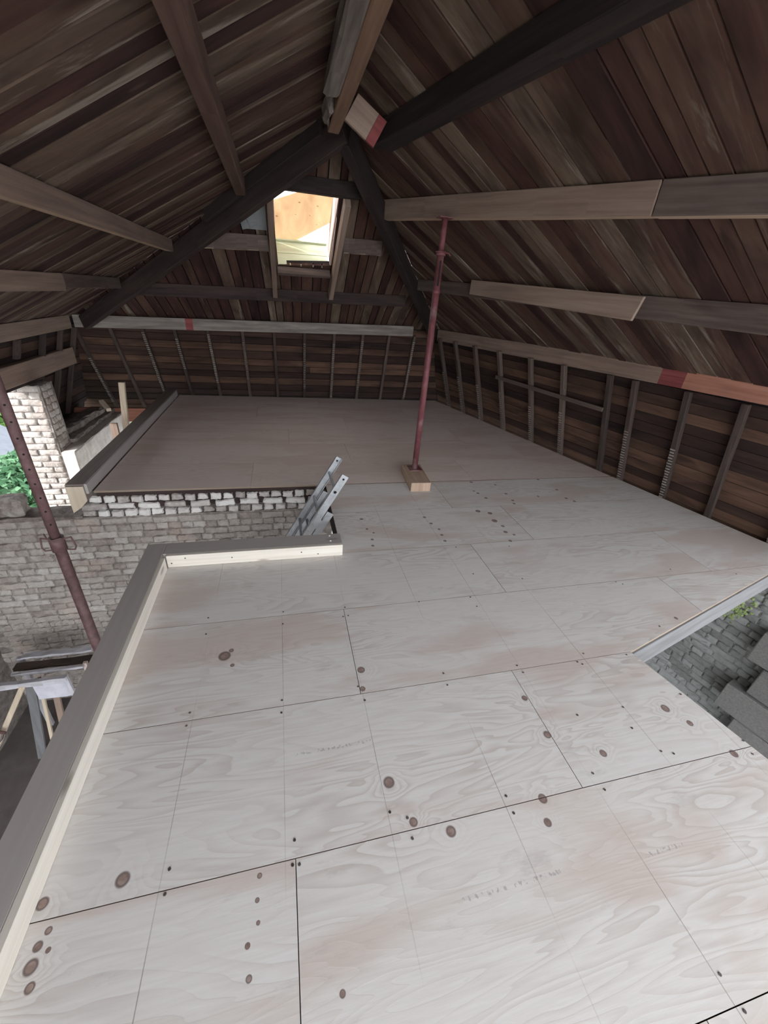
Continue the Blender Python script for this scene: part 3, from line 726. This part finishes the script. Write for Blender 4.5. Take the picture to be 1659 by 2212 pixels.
# skylight: opening trimmed by rafters, kerb standing on the roof, sheet laid over
sk = bpy.data.objects.new('window_1', None); COL.objects.link(sk); struct(sk); sk.location = ZE(.3, 5.25); sk['label'] = 'bare skylight opening with pale green boarded kerb'
s1 = (ZE(.3, 5.7) - ZE(.3, 4.8)).normalized()
def raf(x, y0, y1, mat, nm):
    a, b = ZE(x, y0) - nE * .062, ZE(x, y1) - nE * .062
    return MB().bar(a, b, (.058, 0, 0), nE * .118).build(nm, mat, sk, b - a, .004)
raf(-.045, 4.72, 6.16, M['sawn_beam'], 'side_trimmer'); raf(.69, 4.80, 6.20, M['sawn_beam'], 'side_trimmer')
KH = .28
for x, mat in ((SK[0] - .012, M['pink_kerb']), (SK[1] + .012, M['pink_kerb'])):
    a, b = ZE(x, SK[2]) + nE * (KH / 2 + .01), ZE(x, SK[3]) + nE * (KH / 2 + .01)
    MB().bar(a, b, (.022, 0, 0), nE * KH).build('side_kerb', mat, sk, b - a, .002)
for k in range(2):
    h0 = .012 + k * KH / 2
    a, b = ZE(SK[0], SK[3]) + nE * (h0 + KH / 4), ZE(SK[1], SK[3] + .05) + nE * (h0 + KH / 4)
    MB().bar(a, b, s1 * .022, nE * (KH / 2 - .004)).build('kerb_board', M['green_board'], sk, b - a, .003)
MB().bar(ZE(SK[0], SK[3]) + nE * (KH + .02) - s1 * .012, ZE(SK[1], SK[3] + .05) + nE * (KH + .02) - s1 * .012, s1 * .06, nE * .018).build('kerb_capping', M['green_board'], sk, (1, 0, 0), .002)
MB().bar(ZE(SK[0], SK[2]) + nE * (KH / 2 + .01), ZE(SK[1], SK[2]) + nE * (KH / 2 + .01), s1 * .022, nE * KH).build('top_kerb', M['old_beam'], sk, (1, 0, 0), .002)
MB().bar(ZE(SK[0], SK[3]) - nE * .045 + s1 * .03, ZE(SK[1] + .01, SK[3] + .05) - nE * .045 + s1 * .03, s1 * .05, nE * .085).build('bottom_trimmer', M['old_beam'], sk, (1, 0, 0), .003)
hh = nE * (KH + .04)
tp = [V((-.09, 5.42, 2.52)), V((.04, 5.39, 2.55)), V((.30, 5.28, 2.63)), V((.76, 5.10, 2.76)), V((.79, 5.53, 2.51)), V((.20, 5.95, 2.22)), V((-.13, 6.07, 2.12))]
ts = MB().prism(tp, nE * .004).build('cover_sheet', M['tan_sheet'])
tag(ts, 'stained tan sheet laid askew over the skylight opening', 'sheet')
# grey membrane showing left of the skylight
mm = MB().prism([ZE(-.33, 4.80) - nE * .006, ZE(-.085, 4.80) - nE * .006, ZE(-.085, 5.235) - nE * .006, ZE(-.30, 5.22) - nE * .006], -nE * .006)
mmo = mm.build('roof_membrane', M['membrane'], None, (0, 1, 0)); tag(mmo, 'grey roofing membrane patch beside the skylight', 'membrane')
MB().prism([ZE(-.37, 4.86) - nE * .012, ZE(-.335, 4.86) - nE * .012, ZE(-.255, 5.20) - nE * .012, ZE(-.33, 5.22) - nE * .012], -nE * .012).build('folded_edge', M['membrane'], mmo, (0, 1, 0))

# hips and ridge
def hip(a, b, wd, dp, drop, mat, label):
    a, b = V(a), V(b); d = (b - a).normalized(); side = d.cross(UP).normalized(); up = side.cross(d)
    if up.z < 0: up = -up
    a2, b2 = a - up * (drop + dp / 2), b - up * (drop + dp / 2)
    o = MB().bar(a2, b2, side * wd, up * dp).build('hip_rafter', mat, None, d, .006, .003, 6)
    return tag(o, label, 'beam')
hip_left = hip(APEX + V((-.02, .02, 0)), FL + (APEX - FL) * .015, .075, .17, .055, M['dark_beam'], 'dark hip rafter dropping from the ridge end past the skylight to the window corner')
hip(APEX + V((.06, .06, -.02)), FR + (APEX - FR) * .02, .10, .17, .055, M['dark_beam'], 'hip rafter, coloured dark for shade, between the skylight slope and the propped slope')  # dark colour stands in for the shade around this hip
hv = (FL - APEX)
ha, hb = APEX + hv * .02 + V((-.10, -.09, -.10)), APEX + hv * .34 + V((-.10, -.09, -.10))
MB().bar(ha, hb, hv.cross(UP).normalized() * .04, UP * .11).build('doubling_board', M['dark_beam'], hip_left, hv, .004)
tag(MB().box(.402, .487, -2.3, 3.87, 2.75, 2.925).build('ridge_beam', M['brown_beam'], None, (0, 1, 0), .005, .001, 6), 'clean brown ridge timber ending above the skylight slope', 'beam')
tag(MB().box(.312, .398, -2.3, 3.22, 2.735, 2.83).build('ridge_beam', M['grey_beam'], None, (0, 1, 0), .014, .007, 16), 'grey weathered ridge timber with a ragged rotted end', 'beam')
tag(MB().box(.352, .398, 3.44, 3.72, 2.74, 2.85).build('ridge_stub', M['grey_beam'], None, (0, 1, 0), .02, .012, 3), 'crumbled grey stub left of the rotted ridge, clinging to the brown ridge timber', 'timber')
tie = thing('collar_board', (.65, 3.68, 2.66), 'cut pale board with red end linking ridge to dark purlin', 'board')
def quadboard(c, th, nm, mat, par):
    c = [V(q) for q in c]; return MB().prism(c, (0, th, 0)).build(nm, mat, par, c[1] - c[0], .002)
A_, B_, C_, D_ = V((.59, 3.68, 2.93)), V((.80, 3.68, 2.815)), V((.712, 3.68, 2.665)), V((.50, 3.68, 2.785))
quadboard([A_, A_.lerp(B_, .72), D_.lerp(C_, .72), D_], .03, 'board', M['sawn_beam'], tie)
quadboard([A_.lerp(B_, .722), B_, C_, D_.lerp(C_, .722)], .03, 'red_painted_end', M['red_stain'], tie)

# lintel over the window opening, corner timbers
tag(MB().box(-2.84, -2.76, 2.6, 6.62, .59, .80).build('window_lintel', M['sawn_beam'], None, (0, 1, 0), .006, .002, 6), 'heavy tan lintel beam above the bare window opening', 'beam')
tag(MB().box(-3.0, -2.78, 3.9, 5.7, .555, .585).build('lintel_packer', M['dark_beam'], None, (0, 1, 0), .004), 'thin dark packing board between lintel and brick pier', 'board')
tag(MB().bar((-3.2, 7.12, -.27), (-1.9, 7.14, -.27), (0, .05, 0), UP * .22).build('bottom_rail', M['orange_wood'], None, (1, 0, 0), .004), 'orange-brown rail along the foot of the far boarding', 'beam')
tag(MB().bar((-2.10, 5.9, -.16), (-2.035, 5.95, .49), (.07, 0, 0), (0, .05, 0)).build('timber_post', M['cream_timber'], None, UP, .003), 'clean cream upright batten standing behind the platform kerb beam', 'post')
tag(MB().bar((-2.09, 5.5, -.5), (-2.08, 5.5, .08), (.08, 0, 0), (0, .045, 0)).build('timber_post', M['sawn_beam'], None, UP, .003), 'short brown post stub beside the plastered knee wall', 'post')
tag(MB().bar((-2.66, 6.80, .02), (-2.52, 6.62, -.06), (.05, .04, 0), UP * .045).build('stud_offcut', M['cream_timber'], None, (1, -1, 0), .003), 'small pale offcut fixed at the foot of a lath-marked stud', 'offcut')

# ================================================================== KERBS AND EDGES
def kerb(name, cx0, cx1, cy0, cy1, z0, z1, face, label, cat='kerb', axis=(0, 1, 0)):
    """timber with a planed grey top board and pale inner side"""
    t = thing(name, ((cx0 + cx1) / 2, (cy0 + cy1) / 2, z0), label, cat)
    return t
k1 = kerb('stair_kerb', -.965, -.82, -1.7, 2.60, .0015, .095, None, 'long grey-topped kerb timber along the stair opening')
MB().box(-.965, -.843, -1.7, 2.602, .0015, .0965).build('grey_timber', M['curb_grey'], k1, (0, 1, 0), .003, 0, 3)
MB().box(-.842, -.818, -1.7, 2.418, .0015, .0965).build('pale_edge_board', M['curb_pale'], k1, (0, 1, 0), .0015)
k2 = kerb('stair_kerb', -.84, .385, 2.44, 2.60, 0, .095, None, 'short kerb timber across the head of the stair opening beside the ladder')
MB().box(-.842, .383, 2.462, 2.602, .0015, .096).build('grey_timber', M['curb_grey'], k2, (1, 0, 0), .003, 0, 3)
MB().box(-.817, .383, 2.438, 2.461, .0015, .096).build('pale_edge_board', M['curb_pale'], k2, (1, 0, 0), .0015)
for (x, z) in ((-.79, .035), (-.70, .07), (-.40, .05), (.08, .055), (.20, .03)):
    MB().tube((x, 2.4385, z), (x, 2.4365, z), .005, .005, 8).build('screw_head', M['screw'], k2)
for (x, y) in ((.30, 2.57), (.30, 2.50)):
    MB().tube((x, y, .096), (x, y, .0975), .007, .006, 8).build('screw_head', M['chrome'], k2)
# timber under the kerbs
tag(MB().box(-.965, -.90, -1.7, 2.47, -.20, -.0195).build('edge_joist', M['old_beam'], FLR, (0, 1, 0)), '', '') if False else None
k3 = thing('platform_kerb', (-1.78, 5.5, -.19), 'deep timber kerb beam on the edge of the far platform', 'beam')
MB().prism([(-1.875, 3.63, .082), (-1.735, 3.63, .082), (-1.735, 3.63, -.06), (-1.80, 3.63, -.13), (-1.875, 3.63, -.18)], (0, 3.70, 0)).build('grey_timber', M['kerb_brown'], k3, (0, 1, 0), .003)
MB().box(-1.735, -1.712, 3.64, 7.33, .0015, .098).build('pale_edge_board', M['curb_grey'], k3, (0, 1, 0), .002)
MB().box(-1.875, -1.736, 3.634, 7.33, .083, .098).build('capping_board', M['kerb_brown'], k3, (0, 1, 0), .002)
MB().prism([(-1.872, 3.624, .080), (-1.737, 3.624, .080), (-1.737, 3.624, -.06), (-1.80, 3.624, -.128), (-1.872, 3.624, -.178)], (0, .0055, 0)).build('sawn_end', M['cream_timber'], k3, UP)
# right hand trimmer beam of the second opening
t0 = V((1.955, 1.24, 0)); td = V((1.944 - 4.4, 0, 0)); tdir = V((1, .2793, 0)).normalized(); tn = V((tdir.y, -tdir.x, 0))
tr = MB().hexa([t0 - UP * .215 - tn * .05, t0 + tdir * 2.30 - UP * .215 - tn * .05, t0 + tdir * 2.38 - UP * .215 - tn * .001, t0 - UP * .215 - tn * .001,
                t0 - UP * .0195 - tn * .05, t0 + tdir * 2.30 - UP * .0195 - tn * .05, t0 + tdir * 2.38 - UP * .0195 - tn * .001, t0 - UP * .0195 - tn * .001]).build('trimmer_beam', M['trimmer'], None, tdir, .002)
tag(tr, 'grey-white painted trimmer beam edging the opening above the blockwork', 'beam')

# ================================================================== PROPS
def ring(mb, c, R_, r_, seg=18):
    pts = [V(c) + V((math.cos(2 * math.pi * i / seg) * R_, math.sin(2 * math.pi * i / seg) * R_, 0)) for i in range(seg)]
    return mb.path(pts, r_, 6, True)
def prop(x, y, zb, zt, zc, r_out, r_in, mat, label, upper_holes, handles, zlab=None):
    t = thing('steel_prop', (x, y, zb), label, 'prop')
    MB().box(x - .07, x + .07, y - .07, y + .07, zb, zb + .007).build('base_plate', mat, t)
    MB().tube((x, y, zb + .007), (x, y, zc), r_out, seg=20).build('outer_tube', mat, t, UP, smooth=True)
    MB().tube((x, y, zc), (x, y, zt - .007), r_in, seg=20).build('inner_tube', mat, t, UP, smooth=True)
    MB().box(x - .06, x + .06, y - .05, y + .05, zt - .007, zt).build('top_plate', mat, t)
    c = MB().tube((x, y, zc - .10 if handles else zc - .012), (x, y, zc + .012), r_out + .011, seg=20).build('collar', mat, t, UP, smooth=True)
    if handles:
        for s in (-1, 1):
            zz = zc - .045
            MB().path([(x + s * (r_out + .008), y, zz + .04), (x + s * (r_out + .06), y, zz + .055), (x + s * (r_out + .075), y, zz - .03), (x + s * (r_out + .06), y, zz - .06), (x + s * (r_out + .008), y, zz - .055)], .006, 7).build('handle', mat, c)
        MB().path([(x - .055, y - .02, zc + .06), (x - .03, y - .05, zc + .03), (x, y - .055, zc + .018), (x + .05, y - .03, zc + .02)], .005, 6).build('pin', mat, t)
    else:
        mb = MB(); ring(mb, (x, y, zc + .014), r_out + .012, .006); mb.build('collar_ring', mat, c)
        MB().path([(x + r_out, y - .02, zc + .01), (x + r_out + .03, y - .03, zc + .008), (x + r_out + .045, y - .035, zc - .01)], .005, 6).build('handle', mat, c)
        MB().bar((x - .004, y - r_out - .0008, zc - .24), (x - .004, y - r_out - .0008, zc - .05), (.014, 0, 0), (0, .003, 0)).build('slot', M['hole'], t, UP)
        MB().tube((x, y, zc - .30), (x, y, zc - .27), r_out + .004, seg=20).build('sleeve_band', mat, t, UP, smooth=True)
    if upper_holes:
        z_ = zc + .14; ang = math.atan2(-y, -x)
        dv = V((math.cos(ang), math.sin(ang), 0))
        while z_ < zt - .1:
            c0_ = V((x, y, z_)) + dv * r_in
            MB().tube(c0_ - dv * .004, c0_ + dv * .0015, .007, seg=8).build('pin_hole', M['hole'], t); z_ += .11
    return t
prop(1.372, 3.83, .1005, 2.345, 2.09, .031, .024, M['red_steel'], 'dark red steel prop standing on a timber block under the purlin', False, False)
prop(-1.722, 3.0, -2.7, 1.585, -.06, .039, .033, M['rust_steel'], 'rusty purple steel prop with pin holes rising through the stair opening', True, True)
blk = MB().hexa([(1.225, 3.46, .001), (1.435, 3.455, .001), (1.475, 3.95, .001), (1.265, 3.955, .001), (1.225, 3.46, .10), (1.435, 3.455, .10), (1.475, 3.95, .10), (1.265, 3.955, .10)])
tag(blk.build('sole_block', M['pale_brown'], None, (.08, 1, 0), .004), 'short brown timber block under the foot of the red prop', 'block')

# ================================================================== LADDER
ld = thing('extension_ladder', (-1.30, 3.2, -2.7), 'aluminium two-section ladder leaning up through the stair opening', 'ladder')
dl = V((.585, 0, 1)).normalized(); nl = V((dl.z, 0, -dl.x))         # along, and towards the lower right side
YN, YF = 2.985, 3.40
base1 = V((.475 + (-2.7 - .41) * .585, 0, -2.7)); L1 = (V((.475, 0, .41)) - base1).length
def stile(y, a, Lx, offs, nm):
    p0 = base1 + dl * a + nl * offs; p1 = base1 + dl * Lx + nl * offs
    s = MB()
    yy = V((0, y, 0))
    s.bar(p0 + yy, p1 + yy, nl * .062, (0, .006, 0))
    sg = 1 if y < 3.2 else -1
    for q in (-1, 1): s.bar(p0 + yy + nl * (q * .029) + V((0, sg * .012, 0)), p1 + yy + nl * (q * .029) + V((0, sg * .012, 0)), nl * .004, (0, .022, 0))
    return s.build(nm, M['aluminium'], ld, dl)
sF = stile(YF, 0, L1, 0, 'stile'); sN = stile(YN, 0, L1 - .0, 0, 'stile')
L2 = L1 - .36
s2F = stile(YF, .3, L2, .070, 'stile'); s2N = stile(YN, .3, L2, .070, 'stile')
k = 0
t_ = L1 - .17
while t_ > .4:
    for offs, ok in ((0, True), (.070, t_ + .1 < L2)):
        if not ok: continue
        tt = t_ if offs == 0 else t_ + .02
        c = base1 + dl * tt + nl * offs
        rg = MB().tube(c + V((0, YN + .003, 0)), c + V((0, YF - .003, 0)), .014, seg=8).build('rung', M['aluminium'], ld, (0, 1, 0), smooth=True)
        MB().tube(c + V((0, YN - .0036, 0)), c + V((0, YN - .005, 0)), .012, seg=10).build('rung_end', M['hole'], rg)
        mb = MB(); pts = [c + V((0, YN - .005, 0)) + dl * (.016 * math.cos(q * math.pi / 6)) + nl * (.016 * math.sin(q * math.pi / 6)) for q in range(12)]
        mb.path(pts, .003, 5, True).build('rung_collar', M['aluminium'], rg)
    t_ -= .28; k += 1
# guide hook plate on the near stile
hc = base1 + dl * (L2 - .10) + nl * .03 + V((0, YN - .009, 0))
hk = [(-.055, .10), (-.02, .10), (-.012, .02), (.012, .0), (.02, .055), (.055, .075), (.058, -.05), (.03, -.10), (-.02, -.09), (-.055, -.03)]
MB().prism([hc + nl * u_ + dl * v_ for (u_, v_) in hk], (0, .004, 0)).build('guide_hook', M['aluminium'], ld, dl)
for st in (sF, sN):
    y = YF if st is sF else YN
    c = base1 + dl * (L1 - .035) + V((0, y - .004, 0))
    MB().tube(c, c - V((0, .002, 0)), .010, seg=8).build('end_hole', M['hole'], st)

# ================================================================== LOWER LEFT: paint-flaked stand and boards
tb = thing('work_stand', (-2.3, 3.2, -2.7), 'paint-flaked wooden stand below the stair opening, against the brick wall', 'stand')
MB().box(-2.60, -1.93, 3.22, 3.30, -1.64, -1.61).build('top_board', M['stud'], tb, (1, 0, 0), .004, .004, 6)
MB().box(-2.58, -1.98, 3.335, 3.40, -1.61, -1.585).build('back_board', M['painted_frame'], tb, (1, 0, 0), .004, .005, 6)
MB().box(-2.58, -1.99, 3.15, 3.18, -1.63, -1.60).build('rail', M['painted_frame'], tb, (1, 0, 0), .004, .003, 6)
MB().box(-2.75, -2.09, 3.03, 3.075, -1.66, -1.60).build('rail', M['painted_frame'], tb, (1, 0, 0), .004, .003, 6)
MB().box(-2.40, -2.12, 3.08, 3.088, -1.90, -1.65).build('white_panel', M['cloth'], tb, (1, 0, 0), 0, .003, 4)
MB().bar((-2.10, 3.06, -1.60), (-2.06, 3.02, -2.7), (.03, 0, 0), (0, .03, 0)).build('leg', M['painted_frame'], tb, UP, .003)
MB().bar((-2.44, 3.05, -1.64), (-3.0, 2.74, -2.7), (.05, 0, 0), (0, .04, 0)).build('leg', M['cream_timber'], tb, UP, .003)
MB().bar((-1.99, 3.2, -1.60), (-2.02, 3.18, -2.7), (.035, 0, 0), (0, .035, 0)).build('leg', M['pink_kerb'], tb, UP, .003)
MB().bar((-2.60, 3.36, -1.6), (-2.66, 3.40, -2.7), (.05, 0, 0), (0, .04, 0)).build('leg', M['painted_frame'], tb, UP, .003)
for (a, b, wx, mat, lab) in (((-2.43, 3.12, -1.67), (-2.58, 3.02, -2.70), .075, M['trimmer'], 'grey board leaning under the paint-flaked stand'),
                             ((-2.365, 3.14, -1.67), (-2.47, 3.03, -2.70), .028, M['cream_timber'], 'narrow cream batten leaning beside the grey board under the stand'),
                             ((-2.28, 3.17, -1.72), (-2.36, 3.05, -2.70), .055, M['sawn_beam'], 'brown batten leaning below the white panel of the stand')):
    tag(MB().bar(a, b, (wx, 0, 0), (0, .028, 0)).build('leaning_batten', mat, None, UP, .003), lab, 'batten')
cp = thing('spring_clamp', (-2.70, 2.86, -2.25), 'chrome clamp gripping the slanting leg of the paint-flaked stand', 'clamp')
for dx, dy in ((0, 0), (.035, -.01)):
    MB().path([(-2.66 + dx, 2.88 + dy, -2.02), (-2.69 + dx, 2.865 + dy, -2.09), (-2.745 + dx * .8, 2.85 + dy, -2.16), (-2.80 + dx * .3, 2.845 + dy, -2.24)], .010, 8).build('jaw', M['chrome'], cp)
MB().tube((-2.67, 2.875, -2.01), (-2.61, 2.865, -2.03), .014, seg=8).build('pivot', M['rust_steel'], cp)

# ================================================================== BLOCKWORK (right opening)
def block(s_start, z0, z1, L, off, label, chip=False):
    ref = V((4.906 - .268 * 3, 3, 0)) + INW * off
    p0 = ref + PD * s_start; p1 = p0 - PD * L
    c = [p0 + UP * z0, p1 + UP * z0, p1 + UP * z0 - INW * .14, p0 + UP * z0 - INW * .14, p0 + UP * z1, p1 + UP * z1, p1 + UP * z1 - INW * .14, p0 + UP * z1 - INW * .14]
    return tag(MB().hexa(c).build('concrete_block', M['block'], None, PD, .008, .003, 3), label, 'block')
block(-1.245, -1.055, -.72, .62, .20, 'uppermost concrete block of the toothed stack below the painted trimmer beam')
block(-1.39, -1.385, -1.065, .62, .20, 'concrete block set back one step under the uppermost block')
block(-1.25, -1.70, -1.395, .62, .235, 'cracked concrete block jutting out at the toothed end of the stack')
block(-1.44, -2.02, -1.712, .62, .225, 'concrete block beneath the jutting cracked block')
block(-1.30, -2.36, -2.032, .62, .225, 'concrete block second from the floor in the toothed stack')
block(-1.40, -2.70, -2.372, .62, .225, 'bottom concrete block standing on the lower floor')

# ================================================================== GARDEN BEYOND THE WINDOW
struct(MB().box(-60, 60, -60, 60, -6.1, -6.0).build('ground', M['grass']))
struct(MB().box(-30, -3.6, 3, 40, -6.0, -5.97).build('ground_lawn', M['lawn']))
sh = thing('garden_house', (-9.2, 14.8, -6), 'small cream outbuilding with pale slate roof seen through the window', 'building')
MB().box(-10.6, -8.2, 13.6, 15.4, -6, -3.85).build('wall', M['render_wall'], sh)
MB().prism([(-10.8, 13.4, -3.84), (-8.0, 13.4, -3.84), (-9.4, 13.4, -3.0)], (0, 2.2, 0)).build('roof', M['slate'], sh, (1, 0, 0))
MB().box(-10.85, -7.95, 13.33, 13.4, -3.95, -3.80).build('fascia', M['render_wall'], sh)
def bush(c, rad, n, mat, label, group, sz=(.06, .14)):
    mb = MB(); c = V(c)
    for i in range(n):
        d = V((random.gauss(0, 1), random.gauss(0, 1), random.gauss(0, 1))).normalized() * (random.uniform(.55, 1) ** .5)
        p = c + V((d.x * rad[0], d.y * rad[1], d.z * rad[2]))
        a = V((random.uniform(-1, 1), random.uniform(-1, 1), random.uniform(-.6, .6))).normalized(); b_ = a.cross(V((random.uniform(-1, 1), random.uniform(-1, 1), random.uniform(-1, 1)))).normalized()
        s = random.uniform(*sz)
        mb.add([p - a * s, p + b_ * s * .45, p + a * s, p - b_ * s * .45], [(0, 1, 2, 3)])
    t = thing('leafy_bush', (c.x, c.y, c.z - rad[2]), label, 'bush', group)
    stuff(mb.build('foliage', mat, t))
    MB().tube((c.x, c.y, -6), (c.x, c.y, c.z), .05, .03, 7).build('stem', M['old_beam'], t)
bush((-5.9, 10.7, -3.45), (1.7, 1.3, 1.25), 9000, M['leaf2'], 'blue-green bush in front of the small outbuilding', None)
bush((-4.6, 7.2, -3.5), (.9, .9, 1.0), 4200, M['leaf'], 'bright green bush close under the bare window opening', None)
bush((-9.6, 18.4, -3.6), (2.2, 2.2, 2.4), 9000, M['leaf'], 'big light green tree crown behind the small outbuilding', None, (.1, .24))
bush((-13.8, 17.6, -3.2), (1.8, 1.8, 2.8), 8000, M['leaf2'], 'tall blue-green tree standing beyond the outbuilding roof', None, (.1, .24))
